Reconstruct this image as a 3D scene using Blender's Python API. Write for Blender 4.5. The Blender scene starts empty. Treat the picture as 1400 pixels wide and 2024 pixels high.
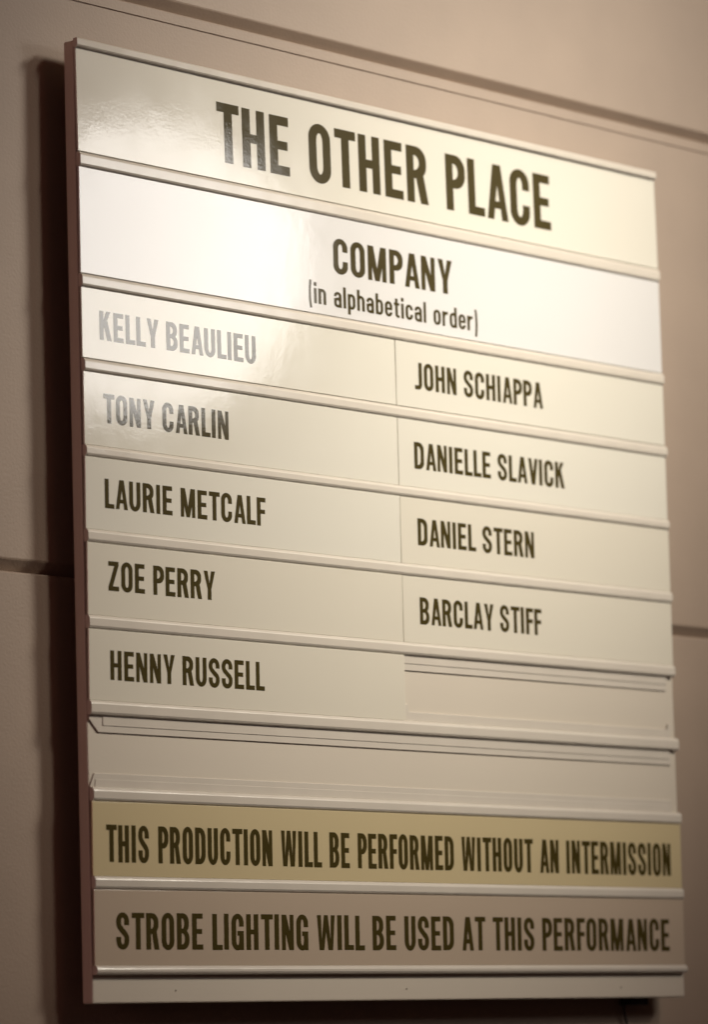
import bpy, math, random
from mathutils import Matrix, Vector
from mathutils.geometry import delaunay_2d_cdt

random.seed(4)
S = bpy.context.scene
col = S.collection

# ------------------------------------------------------------------ camera
cd = bpy.data.cameras.new('camera')
cam = bpy.data.objects.new('camera', cd)
col.objects.link(cam)
R0 = Vector((0.6568051825855825, -0.7535146835201437, -0.028680548251004714))
R1 = Vector((0.07995904673598121, 0.10741629521264058, -0.9909935874504218))
R2 = Vector((0.7498089776559852, 0.6485964548485004, 0.13080189518565))
CP = Vector((-2.435979987359007, -2.4019864582228587, -0.055511269367185756))
m = Matrix.Identity(4)
for i in range(3):
    m[i][0] = R0[i]
    m[i][1] = -R1[i]
    m[i][2] = -R2[i]
    m[i][3] = CP[i]
cam.matrix_world = m
cd.sensor_fit = 'VERTICAL'
cd.sensor_height = 36
cd.lens = 8293.02 / 2024 * 36
cd.clip_start = 0.1
cd.clip_end = 60
cd.dof.use_dof = True
cd.dof.focus_distance = (Vector((0.17, 0, 0.42)) - CP).dot(R2)
cd.dof.aperture_fstop = 4.8
S.camera = cam

# ------------------------------------------------------------------ light
w = bpy.data.worlds.new('World')
S.world = w
w.use_nodes = True
bg = w.node_tree.nodes['Background']
bg.inputs[0].default_value = (1.0, 0.55, 0.45, 1)
bg.inputs[1].default_value = 0.020


def aim(o, target):
    d = Vector(target) - o.location
    o.rotation_euler = d.to_track_quat('-Z', 'Y').to_euler()


def spot(name, loc, target, energy, color, size_deg, blend, radius):
    l = bpy.data.lights.new(name, 'SPOT')
    l.energy, l.color = energy, color
    l.spot_size, l.spot_blend, l.shadow_soft_size = math.radians(size_deg), blend, radius
    o = bpy.data.objects.new(name, l)
    col.objects.link(o)
    o.location = loc
    aim(o, target)
    return o


def area(name, loc, target, energy, color, sx, sy, shape='RECTANGLE'):
    l = bpy.data.lights.new(name, 'AREA')
    l.shape = shape
    l.energy, l.color, l.size, l.size_y = energy, color, sx, sy
    o = bpy.data.objects.new(name, l)
    col.objects.link(o)
    o.location = loc
    aim(o, target)
    return o


# ceiling spot over the viewer's right shoulder: the main light, split in two to soften its cast shadow
for kx, ke in ((2.12, 330), (1.14, 262)):
    spot('ceiling_spot', (kx, -1.69, 1.92), (0.525, 0.0, 0.63), ke, (1.0, 0.925, 0.79), 25, 1.0, 0.36)
# round lamp panel farther along, mirrored by the glossy strips
area('lobby_lamp', (1.43, -1.30, 0.985), (0.08, 0, 0.61), 3.9, (1.0, 0.96, 0.91), 0.42, 0.43, 'ELLIPSE')
# broad warm fill added high up to redden the dimmer areas
area('warm_fill', (1.2, -2.6, 2.9), (0.4, 0, 0.4), 6, (1.0, 0.33, 0.20), 1.6, 1.0)
# dim reddish fill added far to the left to lift the board's side face
area('side_fill', (-2.6, -0.40, 0.5), (0, 0, 0.4), 5.2, (1.0, 0.46, 0.45), 0.8, 0.8)

vs = S.view_settings
vs.view_transform = 'Standard'
vs.look = 'None'
vs.exposure = 0
vs.gamma = 1


# ------------------------------------------------------------------ materials
def mat(name, base, rough, coat=0.0, coat_rough=0.1, bump=0.0, bump_scale=400, mottle=0.0, mottle_scale=6,
        spec=0.5, grime=0.0, wave=0.0):
    M = bpy.data.materials.new(name)
    M.use_nodes = True
    nt = M.node_tree
    b = nt.nodes['Principled BSDF']
    b.inputs['Roughness'].default_value = rough
    b.inputs['Specular IOR Level'].default_value = spec
    b.inputs['Coat Weight'].default_value = coat
    b.inputs['Coat Roughness'].default_value = coat_rough
    tc = nt.nodes.new('ShaderNodeTexCoord')
    src = None
    if mottle:
        n = nt.nodes.new('ShaderNodeTexNoise')
        n.inputs['Scale'].default_value = mottle_scale
        n.inputs['Detail'].default_value = 6
        nt.links.new(tc.outputs['Object'], n.inputs['Vector'])
        r = nt.nodes.new('ShaderNodeValToRGB')
        r.color_ramp.elements[0].position = 0.3
        r.color_ramp.elements[1].position = 0.7
        r.color_ramp.elements[0].color = tuple(c * (1 - mottle) for c in base) + (1,)
        r.color_ramp.elements[1].color = tuple(min(1, c * (1 + mottle)) for c in base) + (1,)
        nt.links.new(n.outputs['Fac'], r.inputs['Fac'])
        src = r.outputs['Color']
    if grime:
        # sparse tiny specks of dirt
        v = nt.nodes.new('ShaderNodeTexNoise')
        v.inputs['Scale'].default_value = 130
        v.inputs['Detail'].default_value = 1
        nt.links.new(tc.outputs['Object'], v.inputs['Vector'])
        rr = nt.nodes.new('ShaderNodeValToRGB')
        rr.color_ramp.elements[0].position = 0.775
        rr.color_ramp.elements[1].position = 0.80
        rr.color_ramp.elements[0].color = (0, 0, 0, 1)
        rr.color_ramp.elements[1].color = (grime, grime, grime, 1)
        nt.links.new(v.outputs['Fac'], rr.inputs['Fac'])
        mx = nt.nodes.new('ShaderNodeMix')
        mx.data_type = 'RGBA'
        mx.inputs['B'].default_value = (0.12, 0.09, 0.06, 1)
        if src:
            nt.links.new(src, mx.inputs['A'])
        else:
            mx.inputs['A'].default_value = tuple(base) + (1,)
        nt.links.new(rr.outputs['Color'], mx.inputs['Factor'])
        src = mx.outputs['Result']
    if src:
        nt.links.new(src, b.inputs['Base Color'])
    else:
        b.inputs['Base Color'].default_value = tuple(base) + (1,)
    if bump:
        n = nt.nodes.new('ShaderNodeTexNoise')
        n.inputs['Scale'].default_value = bump_scale
        n.inputs['Detail'].default_value = 3
        nt.links.new(tc.outputs['Object'], n.inputs['Vector'])
        bp = nt.nodes.new('ShaderNodeBump')
        bp.inputs['Strength'].default_value = bump
        bp.inputs['Distance'].default_value = 0.001
        nt.links.new(n.outputs['Fac'], bp.inputs['Height'])
        if wave:
            n2 = nt.nodes.new('ShaderNodeTexNoise')
            n2.inputs['Scale'].default_value = 34
            n2.inputs['Detail'].default_value = 2
            nt.links.new(tc.outputs['Object'], n2.inputs['Vector'])
            b2 = nt.nodes.new('ShaderNodeBump')
            b2.inputs['Strength'].default_value = wave * 0.1
            b2.inputs['Distance'].default_value = 0.004
            nt.links.new(n2.outputs['Fac'], b2.inputs['Height'])
            nt.links.new(b2.outputs['Normal'], bp.inputs['Normal'])
            n3 = nt.nodes.new('ShaderNodeTexNoise')
            n3.inputs['Scale'].default_value = 22
            n3.inputs['Detail'].default_value = 8
            nt.links.new(tc.outputs['Object'], n3.inputs['Vector'])
            mr = nt.nodes.new('ShaderNodeMapRange')
            mr.inputs['From Min'].default_value = 0.35
            mr.inputs['From Max'].default_value = 0.7
            mr.inputs['To Min'].default_value = coat_rough * 0.75
            mr.inputs['To Max'].default_value = coat_rough * 1.6
            nt.links.new(n3.outputs['Fac'], mr.inputs['Value'])
            nt.links.new(mr.outputs['Result'], b.inputs['Coat Roughness'])
        nt.links.new(bp.outputs['Normal'], b.inputs['Normal'])
        nt.links.new(bp.outputs['Normal'], b.inputs['Coat Normal'])
    return M


GL = dict(coat=1.0, coat_rough=0.07, bump=0.03, bump_scale=420, wave=0.22, spec=0.25)
M = {
    'wall': mat('painted_metal_wall', (0.345, 0.262, 0.199), 0.55, bump=0.25, bump_scale=380, mottle=0.05, mottle_scale=11),
    'board': mat('painted_board', (0.61, 0.55, 0.46), 0.5, bump=0.06, bump_scale=500, mottle=0.02, grime=0.0),
    'rail': mat('painted_aluminium', (0.63, 0.58, 0.505), 0.42, coat=0.8, coat_rough=0.11, bump=0.05, bump_scale=380, mottle=0.025, mottle_scale=30, spec=0.25, wave=0.4),
    'cream': mat('cream_gloss_plastic', (0.70, 0.675, 0.59), 0.45, mottle=0.012, **GL),
    'cream_warm': mat('cream_plastic_aged', (0.69, 0.65, 0.55), 0.45, mottle=0.012, **GL),
    'white': mat('white_gloss_plastic', (0.70, 0.695, 0.69), 0.45, mottle=0.01, **GL),
    'yellow': mat('yellowed_plastic', (0.60, 0.50, 0.295), 0.45, mottle=0.015, **GL),
    'pinkish': mat('dull_beige_plastic', (0.50, 0.405, 0.31), 0.45, mottle=0.015, **GL),
    'ink': mat('dark_olive_ink', (0.055, 0.041, 0.008), 0.45, mottle=0.05, mottle_scale=40, **dict(GL, spec=0.05)),
    'black': mat('black_rubber', (0.008, 0.007, 0.007), 0.6),
    'steel': mat('dull_steel', (0.28, 0.24, 0.20), 0.5),
}


# ------------------------------------------------------------------ mesh helpers
class MB:
    def __init__(s):
        s.v, s.f = [], []

    def box(s, x0, x1, y0, y1, z0, z1):
        b = len(s.v)
        s.v += [(x, y, z) for x in (x0, x1) for y in (y0, y1) for z in (z0, z1)]
        s.f += [tuple(b + i for i in q) for q in
                ((0, 1, 3, 2), (4, 6, 7, 5), (0, 4, 5, 1), (2, 3, 7, 6), (0, 2, 6, 4), (1, 5, 7, 3))]

    def prism_x(s, prof, x0, x1):
        """profile of (y, z) points, extruded along x"""
        b, n = len(s.v), len(prof)
        s.v += [(x0, y, z) for y, z in prof] + [(x1, y, z) for y, z in prof]
        for i in range(n):
            j = (i + 1) % n
            s.f.append((b + i, b + j, b + n + j, b + n + i))
        s.f.append(tuple(b + i for i in reversed(range(n))))
        s.f.append(tuple(b + n + i for i in range(n)))

    def prism_y(s, out, y0, y1):
        """outline of (x, z) points, extruded along y"""
        b, n = len(s.v), len(out)
        s.v += [(x, y0, z) for x, z in out] + [(x, y1, z) for x, z in out]
        for i in range(n):
            j = (i + 1) % n
            s.f.append((b + i, b + j, b + n + j, b + n + i))
        s.f.append(tuple(b + i for i in range(n)))
        s.f.append(tuple(b + n + i for i in reversed(range(n))))

    def tube(s, pts, r, k=10):
        b = len(s.v)
        pts = [Vector(p) for p in pts]
        for i, p in enumerate(pts):
            d = (pts[min(i + 1, len(pts) - 1)] - pts[max(i - 1, 0)]).normalized()
            a = d.cross(Vector((0.3, 1, 0.2))).normalized()
            c = d.cross(a)
            for q in range(k):
                t = 2 * math.pi * q / k
                s.v.append(tuple(p + a * (r * math.cos(t)) + c * (r * math.sin(t))))
        for i in range(len(pts) - 1):
            for q in range(k):
                q2 = (q + 1) % k
                s.f.append((b + i * k + q, b + i * k + q2, b + (i + 1) * k + q2, b + (i + 1) * k + q))
        s.f.append(tuple(b + q for q in reversed(range(k))))
        s.f.append(tuple(b + (len(pts) - 1) * k + q for q in range(k)))

    def build(s, name, material, parent=None, origin=(0, 0, 0), bevel=0.0, seg=2, fix=True):
        import bmesh
        me = bpy.data.meshes.new(name)
        ox, oy, oz = origin
        me.from_pydata([(x - ox, y - oy, z - oz) for x, y, z in s.v], [], s.f)
        if fix:
            bm = bmesh.new()
            bm.from_mesh(me)
            bmesh.ops.recalc_face_normals(bm, faces=bm.faces)
            if bevel:
                bmesh.ops.bevel(bm, geom=[e for e in bm.edges], offset=bevel, segments=seg, affect='EDGES',
                                profile=0.5, clamp_overlap=True)
            bm.to_mesh(me)
            bm.free()
        me.materials.append(material)
        o = bpy.data.objects.new(name, me)
        col.objects.link(o)
        o.location = origin
        if parent:
            o.parent = parent
            o.location = Vector(origin) - parent.location
        return o


def thing(name, label, cat, loc, group=None):
    o = bpy.data.objects.new(name, None)
    o.empty_display_size = 0.02
    col.objects.link(o)
    o.location = loc
    o['label'], o['category'] = label, cat
    if group:
        o['group'] = group
    return o


# ------------------------------------------------------------------ wall behind the board
YW = 0.027
wall = thing('wall', 'beige painted wall of wide panels with horizontal grooved joints behind the cast board', 'wall',
             (0.4, YW, -0.9))
X0, X1 = -1.4, 2.6


def wall_panel(z0, z1, bottom_joint, top_joint, line=True):
    # front face at YW; the joint: the upper panel's square bottom edge, a recess, a small bevelled lip, a fine line
    p = [(YW + 0.05, z0)]
    p += [(YW, z0)] if not bottom_joint else [(YW + 0.0080, z0), (YW + 0.0005, z0 + 0.0098), (YW, z0 + 0.0112)]
    if top_joint:
        t = z1   # top end of the panel = bottom of the recess region
        if line:
            p += [(YW, t - 0.0113), (YW + 0.0010, t - 0.0109), (YW + 0.0010, t - 0.0105)]
        p += [(YW - 0.0003, t - 0.0101), (YW - 0.0003, t - 0.0012), (YW + 0.0004, t - 0.0002), (YW + 0.0030, t)]
        p += [(YW + 0.05, t)]
    else:
        p += [(YW, z1), (YW + 0.05, z1)]
    mb = MB()
    mb.prism_x(p, X0, X1)
    return mb.build('wall_panel', M['wall'], wall, origin=(0.4, YW, z0))


wall_panel(0.8533, 1.90, True, False)
wall_panel(0.3512, 0.8530, True, True)
wall_panel(-0.9, 0.3509, False, True, False)

# ------------------------------------------------------------------ the board with its rails
W = 0.8006
board = thing('cast_board', 'square cream cast board with horizontal rails holding lettered strips on beige wall',
              'sign board', (W / 2, 0, 0))
b = MB()
b.box(0, W + 0.0015, 0.0, 0.0115, 0.0003, 0.7985)
b.build('back_panel', M['board'], board, origin=(W / 2, 0, 0), bevel=0.0013, seg=2)

# (bottom, top) of every rail
RZ = [(0.7924, 0.8000), (0.6910, 0.7033), (0.5895, 0.6005), (0.5189, 0.5296), (0.4480, 0.4576), (0.3768, 0.3877),
      (0.3054, 0.3167), (0.2345, 0.2466), (0.1642, 0.1753), (0.0926, 0.1032), (0.0233, 0.0306)]
for i, (z0, z1) in enumerate(RZ):
    pr = 0.0052
    if i == 10:
        pr = 0.0058
    xo = 0.0 if i else -0.0003
    xa, xb = 0.0010 + random.uniform(-0.0006, 0.0006) + (-0.001 if i == 0 else 0), W + random.uniform(-0.0008, 0.0010)
    h = z1 - z0
    mb = MB()
    if i == 0:
        prof = [(0.0115, z0 + 0.0002), (-pr + 0.0022, z0 - 0.0004), (-pr + 0.0007, z0 + 0.0006), (-pr, z0 + 0.0018), (-pr, z1 - 0.0012), (-pr + 0.0012, z1), (0.0100, z1)]
        prof[0] = (-0.0001, z0 + 0.0001)
        prof[-1] = (-0.0001, z1)
    else:
        # a front lip with a bevel along its top and a small return at the bottom
        prof = [(-0.0001, z0 + 0.0002), (-pr + 0.0022, z0), (-pr + 0.0008, z0 + 0.0009), (-pr, z0 + 0.0024), (-pr, z1 - 0.0030),
                (-pr + 0.0004, z1 - 0.0020), (-pr + 0.0016, z1 - 0.0003), (-pr + 0.0022, z1), (-0.0001, z1)]
    mb.prism_x(prof, xa, xb)
    mb.build('rail', M['rail'], board, origin=(W / 2, -0.0001, z0))

# channel lips laid bare where no strip is fitted
mb = MB()
mb.prism_y([(0.0012, 0.2344), (0.0012, 0.2310), (0.0118, 0.2206), (0.7925, 0.2206), (0.7925, 0.2344)], -0.0014, -0.0002)
mb.build('channel_lip', M['rail'], board, origin=(W / 2, 0, 0.2206), bevel=0.0003, seg=1)
mb = MB()
mb.prism_y([(0.0165, 0.2344), (0.0165, 0.2262), (0.7890, 0.2262), (0.7890, 0.2344)], -0.0020, -0.00145)
mb.build('channel_lip', M['rail'], board, origin=(W / 2, 0, 0.2262), bevel=0.0004, seg=1)
mb = MB()
mb.prism_y([(0.0004, 0.1754), (0.0062, 0.1872), (0.7915, 0.1872), (0.7915, 0.1754)], -0.0012, -0.0002)
mb.build('channel_lip', M['rail'], board, origin=(W / 2, 0, 0.1754), bevel=0.0003, seg=1)
mb = MB()
mb.prism_y([(0.0060, 0.1754), (0.0070, 0.1822), (0.7900, 0.1822), (0.7900, 0.1754)], -0.0017, -0.00125)
mb.build('channel_lip', M['rail'], board, origin=(W / 2, 0, 0.1754), bevel=0.0004, seg=1)
mb = MB()
mb.prism_y([(0.4002, 0.3053), (0.4002, 0.2917), (0.7900, 0.2917), (0.7900, 0.3053)], -0.0014, -0.0002)
mb.build('channel_lip', M['rail'], board, origin=(W / 2, 0, 0.2917), bevel=0.0003, seg=1)
mb = MB()
mb.prism_y([(0.4002, 0.3053), (0.4002, 0.2978), (0.7900, 0.2978), (0.7900, 0.3053)], -0.0020, -0.00145)
mb.build('channel_lip', M['rail'], board, origin=(W / 2, 0, 0.2978), bevel=0.0004, seg=1)
mb = MB()
mb.prism_y([(0.4002, 0.2467), (0.4002, 0.2612), (0.4052, 0.2612), (0.4060, 0.2548), (0.7885, 0.2548), (0.7893, 0.2600),
            (0.7935, 0.2600), (0.7935, 0.2467)], -0.0018, -0.0002)
mb.build('channel_lip', M['rail'], board, origin=(W / 2, 0, 0.2467), bevel=0.0003, seg=1)

# small screws along the bottom ledge, and the spacers that hold the board off the wall
for x, z in ((0.098, 0.0105), (0.393, 0.0102), (0.703, 0.0098)):
    mb = MB()
    n = 12
    mb.prism_y([(x + 0.0007 * math.cos(2 * math.pi * k / n), z + 0.0007 * math.sin(2 * math.pi * k / n)) for k in range(n)],
               -0.0006, 0.0002)
    mb.build('screw', M['steel'], board, origin=(x, 0, z))
for x, z0, z1 in ((0.748, -0.0065, 0.035), (0.045, 0.004, 0.05), (0.748, 0.74, 0.78), (0.045, 0.74, 0.78)):
    mb = MB()
    mb.box(x - 0.013, x + 0.013, 0.0116, YW, z0, z1)
    mb.build('wall_spacer', M['black'], board, origin=(x, 0.0116, z0), bevel=0.001, seg=1)

# ------------------------------------------------------------------ lettering: a bold condensed gothic
def rrect(x0, y0, x1, y1, rx, ry, corners='1111', n=10):
    """rounded box; corners in the order bl br tr tl"""
    P = []
    for (cx, cy, a0, on, px, py) in ((x0 + rx, y0 + ry, 180, corners[0], x0, y0), (x1 - rx, y0 + ry, 270, corners[1], x1, y0),
                                     (x1 - rx, y1 - ry, 0, corners[2], x1, y1), (x0 + rx, y1 - ry, 90, corners[3], x0, y1)):
        if on == '0':
            P.append((px, py))
        else:
            for k in range(n + 1):
                a = math.radians(a0 + 90 * k / n)
                P.append((cx + rx * math.cos(a), cy + ry * math.sin(a)))
    return P


def bx(x0, y0, x1, y1):
    return [(x0, y0), (x1, y0), (x1, y1), (x0, y1)]


def stroke(pts, sx, sy):
    """band along a centre line drawn with an upright elliptical nib, as quads"""
    offs = []
    for i in range(len(pts)):
        a, c = pts[max(i - 1, 0)], pts[min(i + 1, len(pts) - 1)]
        dx, dy = c[0] - a[0], c[1] - a[1]
        L = math.hypot(dx, dy) or 1
        nx, ny = -dy / L, dx / L
        k = math.hypot(nx * sx, ny * sy) / 2
        offs.append((nx * k, ny * k))
    out = []
    for i in range(len(pts) - 1):
        (x0, y0), (x1, y1) = pts[i], pts[i + 1]
        (u0, v0), (u1, v1) = offs[i], offs[i + 1]
        out.append(('+', [(x0 + u0, y0 + v0), (x0 - u0, y0 - v0), (x1 - u1, y1 - v1), (x1 + u1, y1 + v1)]))
    return out


def arc(cx, cy, rx, ry, a0, a1, n=10):
    return [(cx + rx * math.cos(math.radians(a0 + (a1 - a0) * k / n)), cy + ry * math.sin(math.radians(a0 + (a1 - a0) * k / n)))
            for k in range(n + 1)]


def glyph(c, s=0.19, t=0.15, w=0.56):
    """returns (width, [(op, polygon)...]); cap height is 1"""
    h = w / 2
    ov = 0.012
    if c == 'I':
        return s, [('+', bx(0, 0, s, 1))]
    if c == 'H':
        return w, [('+', bx(0, 0, s, 1)), ('+', bx(w - s, 0, w, 1)), ('+', bx(s * .5, .5 - t * .45, w - s * .5, .5 + t * .5))]
    if c == 'E' or c == 'F':
        w *= .86 if c == 'E' else .82
        p = [('+', bx(0, 0, s, 1)), ('+', bx(s * .5, 1 - t, w, 1)), ('+', bx(s * .5, .5 - t * .45, w * .93, .5 + t * .5))]
        if c == 'E':
            p.append(('+', bx(s * .5, 0, w * 1.02, t)))
        return w, p
    if c == 'L':
        w *= .82
        return w, [('+', bx(0, 0, s, 1)), ('+', bx(s * .5, 0, w, t))]
    if c == 'T':
        w *= .98
        h = w / 2
        return w, [('+', bx(0, 1 - t, w, 1)), ('+', bx(h - s / 2, 0, h + s / 2, 1 - t / 2))]
    if c in 'OCG':
        p = [('+', rrect(0, -ov, w, 1 + ov, h, .255)), ('-', rrect(s, t - ov, w - s, 1 - t + ov, h - s, .15))]
        if c == 'C':
            p.append(('-', bx(h, .37, w + .1, .64)))
        if c == 'G':
            p.append(('-', bx(h, .42, w + .1, .65)))
            p.append(('+', bx(h - .01, .40, w, .40 + t * .9)))
            p.append(('+', bx(w - s * .8, 0, w, .42)))
        return w, p
    if c == 'D':
        return w, [('+', rrect(0, 0, w, 1, w * .55, .26, '0110')), ('-', rrect(s, t, w - s, 1 - t, (w - 2 * s) * .9, .19, '0110'))]
    if c == 'U':
        return w, [('+', rrect(0, -ov, w, 1, h, .30, '1100')), ('-', rrect(s, t - ov, w - s, 1.1, h - s, .20, '1100'))]
    if c == 'J':
        w *= .72
        h = w / 2
        return w, [('+', bx(w - s, .2, w, 1))] + stroke([(w - s / 2, .35)] + arc(w - s / 2 - (w - s) * .55, .22, (w - s) * .55, .15, 0, -80, 9)
                                                       + [(-.02, .068)], s, t)
    if c == 'P':
        y = .40
        return w * .97, [('+', bx(0, 0, s, 1)), ('+', rrect(0, y, w * .97, 1, w * .5, .26, '0110')),
                         ('-', rrect(s, y + t, w * .97 - s, 1 - t, (w - 2 * s) * .85, .14, '0110'))]
    if c == 'B':
        return w, [('+', rrect(0, .45, w * .96, 1, w * .48, .24, '0110')), ('+', rrect(0, 0, w, .56, w * .5, .25, '0110')),
                   ('-', rrect(s, .5 + t * .5, w * .96 - s, 1 - t, (w * .96 - 2 * s) * .85, .13, '0110')),
                   ('-', rrect(s, t, w - s, .5 - t * .38, (w - 2 * s) * .85, .13, '0110'))]
    if c == 'R':
        y = .43
        return w * 1.0, [('+', bx(0, 0, s, 1)), ('+', rrect(0, y, w * .97, 1, w * .5, .25, '0110')),
                         ('-', rrect(s, y + t * .95, w * .97 - s, 1 - t, (w - 2 * s) * .85, .13, '0110')),
                         ('+', [(w * .38, .5), (w * .38 + s * .2, .44), (w * 1.03 - s * 1.05, 0), (w * 1.03, 0), (w * .82, .5)])]
    if c == 'S':
        a = (w - s) / 2
        pts = ([(w - s / 2, .66)] + arc(h, .745, a, .187, 0, 180, 16) + [(s / 2 + .005, .68), (s / 2 + .05, .605), (h, .5), (w - s / 2 - .05, .405), (w - s / 2 - .005, .33)]
               + arc(h, .255, a, .187, 0, -180, 16) + [(s / 2, .34)])
        return w, stroke(pts, s, t)
    if c == 'A':
        w *= 1.06
        h = w / 2
        d = s * .90
        ap = s * .56
        k = h - ap
        xi = lambda y: d + y * k
        yt = min(.86, (h - d) / k)
        return w, [('+', [(0, 0), (w, 0), (h + ap, 1), (h - ap, 1)]), ('-', [(xi(.34), .34), (w - xi(.34), .34), (h, yt)]),
                   ('-', [(d, -.02), (w - d, -.02), (w - xi(.205), .205), (xi(.205), .205)])]
    if c == 'V':
        w *= 1.04
        h = w / 2
        d, ap = s * .98, s * .56
        k = h - ap
        yt = 1 - (h - d) / k
        return w, [('+', [(0, 1), (h - ap, 0), (h + ap, 0), (w, 1)]), ('-', [(d, 1.001), (h, max(.16, yt)), (w - d, 1.001)])]
    if c == 'W':
        W2 = w * 1.52
        d, ap = s * .90, s * .52
        p = []
        q = W2 / 4
        return W2, [('+', [(0, 1), (q - ap, 0), (q + ap, 0), (2 * q + ap * .85, 1), (2 * q - ap * .85, 1), (q, .28), (d, 1)]),
                    ('+', [(2 * q - ap * .85, 1), (3 * q - ap, 0), (3 * q + ap, 0), (W2, 1), (W2 - d, 1), (3 * q, .28), (2 * q + ap * .85, 1)])]
    if c == 'Y':
        w *= 1.04
        h = w / 2
        return w, [('+', bx(h - s / 2, 0, h + s / 2, .45)), ('+', [(0, 1), (h - s / 2, .38), (h + s / 2, .38), (w, 1), (w - s * 1.02, 1), (h, .57), (s * 1.02, 1)])]
    if c == 'Z':
        w *= .92
        return w, [('+', bx(0, 0, w, t)), ('+', bx(0, 1 - t, w * .98, 1)),
                   ('+', [(0, t * .8), (s * 1.05, t * .8), (w * .98, 1 - t * .8), (w * .98 - s * 1.05, 1 - t * .8)])]
    if c == 'N':
        d = s * .86
        return w, [('+', bx(0, 0, d, 1)), ('+', bx(w - d, 0, w, 1)), ('+', [(0, 1), (w - s * 1.02, 0), (w, 0), (s * 1.02, 1)])]
    if c == 'M':
        W2 = w * 1.3
        d = s * .84
        h = W2 / 2
        return W2, [('+', bx(0, 0, d, 1)), ('+', bx(W2 - d, 0, W2, 1)),
                    ('+', [(0, 1), (h - s * .45, 0), (h + s * .45, 0), (W2, 1), (W2 - s * 1.15, 1), (h, .36), (s * 1.15, 1)])]
    if c == 'K':
        w *= 1.02
        return w, [('+', bx(0, 0, s, 1)), ('+', [(s * .7, .30), (s * .7, .56), (w * .96 - s * 1.05, 1), (w * .96, 1)]),
                   ('+', [(s * 1.1, .52), (s * 1.9, .70), (w * 1.02, 0), (w * 1.02 - s * 1.1, 0)])]
    # ---- lower case, x-height .72
    x = .72
    w *= .86
    h = w / 2
    s *= .86
    t *= .84
    if c == 'i':
        return s, [('+', bx(0, 0, s, x)), ('+', bx(0, x + .10, s, 1.0))]
    if c == 'l':
        return s, [('+', bx(0, 0, s, 1))]
    if c == 't':
        w *= .74
        return w, [('+', bx(w * .22, .1, w * .22 + s, .92)), ('+', bx(0, x - t, w, x))] + stroke([(w * .22 + s / 2, .22), (w * .22 + s * .55, .12), (w * .22 + s * .8, .075), (w * .99, .07)], s, t)
    bowl = lambda: [('+', rrect(0, -ov, w, x + ov, h, .24)), ('-', rrect(s, t - ov, w - s, x - t + ov, h - s, .15))]
    if c == 'o':
        return w, bowl()
    if c == 'c':
        return w, bowl() + [('-', bx(h, .26, w + .1, .47))]
    if c == 'e':
        return w, bowl() + [('+', bx(s * .5, .31, w - s * .3, .31 + t * .85)), ('-', bx(h, .22, w + .1, .31))]
    if c in 'dbp':
        p = bowl()
        if c == 'd':
            p.append(('+', bx(w - s, 0, w, 1)))
        elif c == 'b':
            p.append(('+', bx(0, 0, s, 1)))
        else:
            p.append(('+', bx(0, -.26, s, x)))
        return w, p
    if c == 'n' or c == 'h':
        return w, [('+', rrect(0, 0, w, x + ov, h, .22, '0010')), ('-', rrect(s, -.01, w - s, x - t + ov, h - s, .14, '0011')),
                   ('+', bx(0, 0, s, 1 if c == 'h' else x))]
    if c == 'r':
        w *= .78
        return w, [('+', bx(0, 0, s, x))] + stroke([(s / 2, .42), (s * .8, .56), (s * 1.3, .635), (w, .655)], s, t * 1.1)
    if c == 'a':
        return w, [('+', rrect(0.01, .0 - ov, w, .46, h * .9, .18, '1001')), ('-', rrect(s, t - ov, w - s, .46 - t, h - s, .09)),
                   ('+', bx(w - s, 0, w, .56)), ('+', rrect(.01, .3, w, x + ov, h, .2, '0011')),
                   ('-', bx(-.02, .42, w - s, .50)), ('-', rrect(s, .42, w - s, x - t + ov, h - s, .1, '0011')),
                   ('-', bx(-.02, .46, h * .9, .50)), ('+', rrect(0.01, .0 - ov, w - s * .5, .46, h * .9, .18, '1001')),
                   ('-', rrect(s, t - ov, w - s, .46 - t, h - s, .09))]
    if c in '()':
        w = .22
        pts = [(w - s * .4, 1.08), (s * .55, .8), (s * .45, .42), (s * .55, .05), (w - s * .4, -.24)]
        q = []
        n = 14
        for k in range(n + 1):
            u = k / n
            q.append((w - s * .45 - (w - s * .9) * math.sin(math.pi * u) ** .8, 1.08 - 1.32 * u))
        if c == ')':
            q = [(w - a, b_) for a, b_ in q]
        return w, stroke(q, s * .8, t)
    raise KeyError(c)


def inside(pt, poly):
    x, y = pt
    r = False
    j = len(poly) - 1
    for i in range(len(poly)):
        xi, yi = poly[i]
        xj, yj = poly[j]
        if (yi > y) != (yj > y) and x < (xj - xi) * (y - yi) / (yj - yi) + xi:
            r = not r
        j = i
    return r


CACHE = {}


def glyph_mesh(c, s, t, w):
    key = (c, s, t, w)
    if key not in CACHE:
        adv, ops = glyph(c, s, t, w)
        V, E = [], []
        for _, poly in ops:
            b0 = len(V)
            V += [Vector(p) for p in poly]
            E += [(b0 + i, b0 + (i + 1) % len(poly)) for i in range(len(poly))]
        r = delaunay_2d_cdt(V, E, [], 0, 1e-5)
        vs_, fs = r[0], r[2]
        keep = []
        for f in fs:
            cx = sum(vs_[i][0] for i in f) / len(f)
            cy = sum(vs_[i][1] for i in f) / len(f)
            on = False
            for op, poly in ops:
                if inside((cx, cy), poly):
                    on = op == '+'
            if on:
                keep.append(tuple(f))
        CACHE[key] = (adv, [tuple(v) for v in vs_], keep)
    return CACHE[key]


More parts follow.
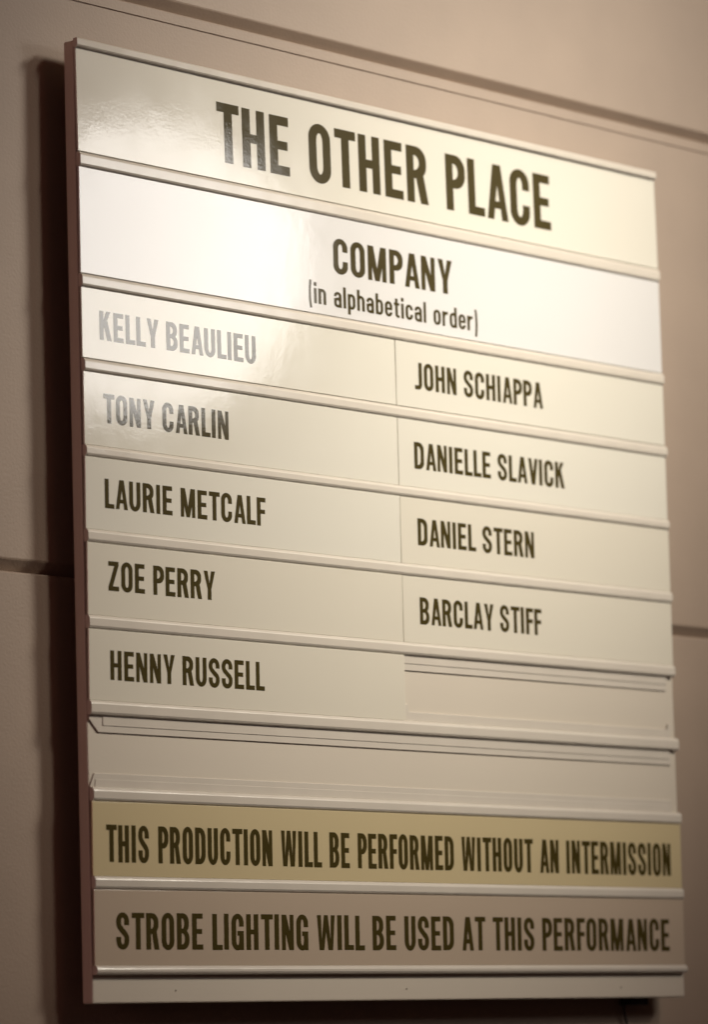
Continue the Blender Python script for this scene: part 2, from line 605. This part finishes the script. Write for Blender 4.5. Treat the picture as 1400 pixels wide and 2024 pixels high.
def lettering(text, x0, x1, base, cap, y, parent, s=0.200, t=0.158, w=0.57, gap=0.115, space=0.44, name='lettering', jitter=0.006):
    V, F = [], []
    pen = 0.0
    rnd = random.Random(text)
    for ch in text:
        if ch == ' ':
            pen += space - gap
            continue
        adv, vs_, fs = glyph_mesh(ch, s, t, w)
        b0 = len(V)
        jy = rnd.uniform(-jitter, jitter)
        V += [(pen + a, b_ + jy) for a, b_ in vs_]
        F += [tuple(b0 + i for i in f) for f in fs]
        k = gap
        if ch in 'LTYPFAV':
            k *= .62
        if ch in 'IHNM':
            k *= 1.1
        pen += adv + k
    xs = [v[0] for v in V]
    lo, hi = min(xs), max(xs)
    fx = (x1 - x0) / (hi - lo)
    mb = MB()
    mb.v = [(x0 + (a - lo) * fx, y, base + b_ * cap) for a, b_ in V]
    # all faces look outwards (-y)
    mb.f = F
    o = mb.build(name, M['ink'], parent, origin=((x0 + x1) / 2, y, base), fix=False)
    me = o.data
    if me.polygons and me.polygons[0].normal.y > 0:
        me.flip_normals()
    return o


# ------------------------------------------------------------------ the strips slid between the rails
YB, YF = -0.0012, -0.0030          # back and front of a strip


def strip(name, label, x0, x1, z0, z1, material, lines, group=None, tilt=0.0, turn=0.0, yf=YF):
    cx, cz = (x0 + x1) / 2, (z0 + z1) / 2
    root = thing(name, label, 'sign strip', (cx, YB, z0), group)
    mb = MB()
    mb.box(x0, x1, yf, YB, z0, z1)
    mb.build('strip_panel', material, root, origin=(cx, YB, z0), bevel=0.00035, seg=2)
    for kw in lines:
        lettering(parent=root, y=yf - 0.00012, **kw)
    root.rotation_euler = (tilt, 0, turn)
    return root


C0 = 0.0005
CM = 0.4000
CR = W - 0.0002
cap = 0.0245
strip('title_strip', 'tall cream strip at the top of the board carrying the large play title', C0, CR, 0.7040, 0.7922,
      M['cream'], [dict(text='THE OTHER PLACE', x0=0.1717, x1=0.6343, base=0.7196, cap=0.0527, s=.205, t=.158, space=.52)],
      tilt=-0.012)
strip('heading_strip', 'glossy white strip below the title carrying the company heading and bracketed order note', C0, CR,
      0.6012, 0.6908, M['white'],
      [dict(text='COMPANY', x0=0.3190, x1=0.4840, base=0.6402, cap=0.0315),
       dict(text='(in alphabetical order)', x0=0.2850, x1=0.5188, base=0.6100, cap=0.0190, s=.20, t=.155, w=.57, gap=.115,
            space=.50)], tilt=0.002)

G = 'name strips slotted in two columns'
ROWS = [(0.5302, 0.5893), (0.4577, 0.5187), (0.3878, 0.4478), (0.3168, 0.3766), (0.2467, 0.3052)]
left = [
    ('KELLY BEAULIEU', 0.0213, 0.2136, 0.5470, 'topmost cream name strip in the left column, its lettering bleached pale grey by glare', 0.0),
    ('TONY CARLIN', 0.0238, 0.1763, 0.4774, 'second cream name strip down the left column, glare catching only its upper left corner', 0.004),
    ('LAURIE METCALF', 0.0230, 0.2205, 0.4064, 'middle cream name strip of the left column, widest name of the lower left three', 0.010),
    ('ZOE PERRY', 0.0251, 0.1542, 0.3379, 'cream strip with the shortest name in the left column, second from its bottom', 0.012),
    ('HENNY RUSSELL', 0.0252, 0.2137, 0.2640, 'bottom cream name strip of the left column, ending beside the empty cell', 0.012)]
right = [
    ('JOHN SCHIAPPA', 0.4263, 0.6118, 0.5475, 'topmost cream name strip in the right column, directly under the white heading strip', 0.004),
    ('DANIELLE SLAVICK', 0.4222, 0.6405, 0.4746, 'cream strip with the longest name in the right column, second from the top', 0.004),
    ('DANIEL STERN', 0.4238, 0.5911, 0.4054, 'cream strip with the shortest name in the right column, third from the top', 0.004),
    ('BARCLAY STIFF', 0.4234, 0.5984, 0.3340, 'lowest cream name strip of the right column, just above the empty cell', 0.004)]
for k, (txt, x0, x1, base, lab, tl) in enumerate(left):
    strip('name_strip', lab, C0 + 0.0004 * (k % 2), CM - 0.0003, ROWS[k][0], ROWS[k][1], M['cream_warm' if k in (3, 4) else 'cream'],
          [dict(text=txt, x0=x0, x1=x1, base=base, cap=cap)], G, tilt=tl)
for k, (txt, x0, x1, base, lab, tl) in enumerate(right):
    strip('name_strip', lab, CM + 0.0004, CR - 0.0003 * (k % 2), ROWS[k][0], ROWS[k][1], M['cream_warm' if k in (2, 3) else 'cream'],
          [dict(text=txt, x0=x0, x1=x1, base=base, cap=cap)], G, tilt=tl)

strip('notice_strip', 'yellowed strip with the intermission notice, below the empty row', C0, CR, 0.1033, 0.1640, M['yellow'],
      [dict(text='THIS PRODUCTION WILL BE PERFORMED WITHOUT AN INTERMISSION', x0=0.0161, x1=0.7832, base=0.1148, cap=0.0305,
            s=.228, t=.145, gap=.12, space=.50)], 'notice strips at the foot of the board', tilt=0.012)
strip('notice_strip', 'dull pinkish beige strip with the strobe lighting notice, lowest on the board', C0, CR, 0.0307, 0.0924,
      M['pinkish'],
      [dict(text='STROBE LIGHTING WILL BE USED AT THIS PERFORMANCE', x0=0.0256, x1=0.7770, base=0.0438, cap=0.0300, s=.215, t=.145, gap=.12,
            space=.44)], 'notice strips at the foot of the board', tilt=0.012)

# ------------------------------------------------------------------ wire hanging from under the board
mb = MB()
mb.tube([(0.732, 0.0190, 0.012), (0.7325, 0.0195, 0.000), (0.7335, 0.0210, -0.009), (0.7370, 0.0225, -0.018), (0.7430, 0.0240, -0.028),
         (0.7480, 0.0250, -0.044), (0.7490, 0.0252, -0.070)], 0.0011)
o = mb.build('wire', M['black'], None, origin=(0.7325, 0.019, 0.0))
o['label'] = 'thin black wire hanging out below the right end of the cast board'
o['category'] = 'wire'
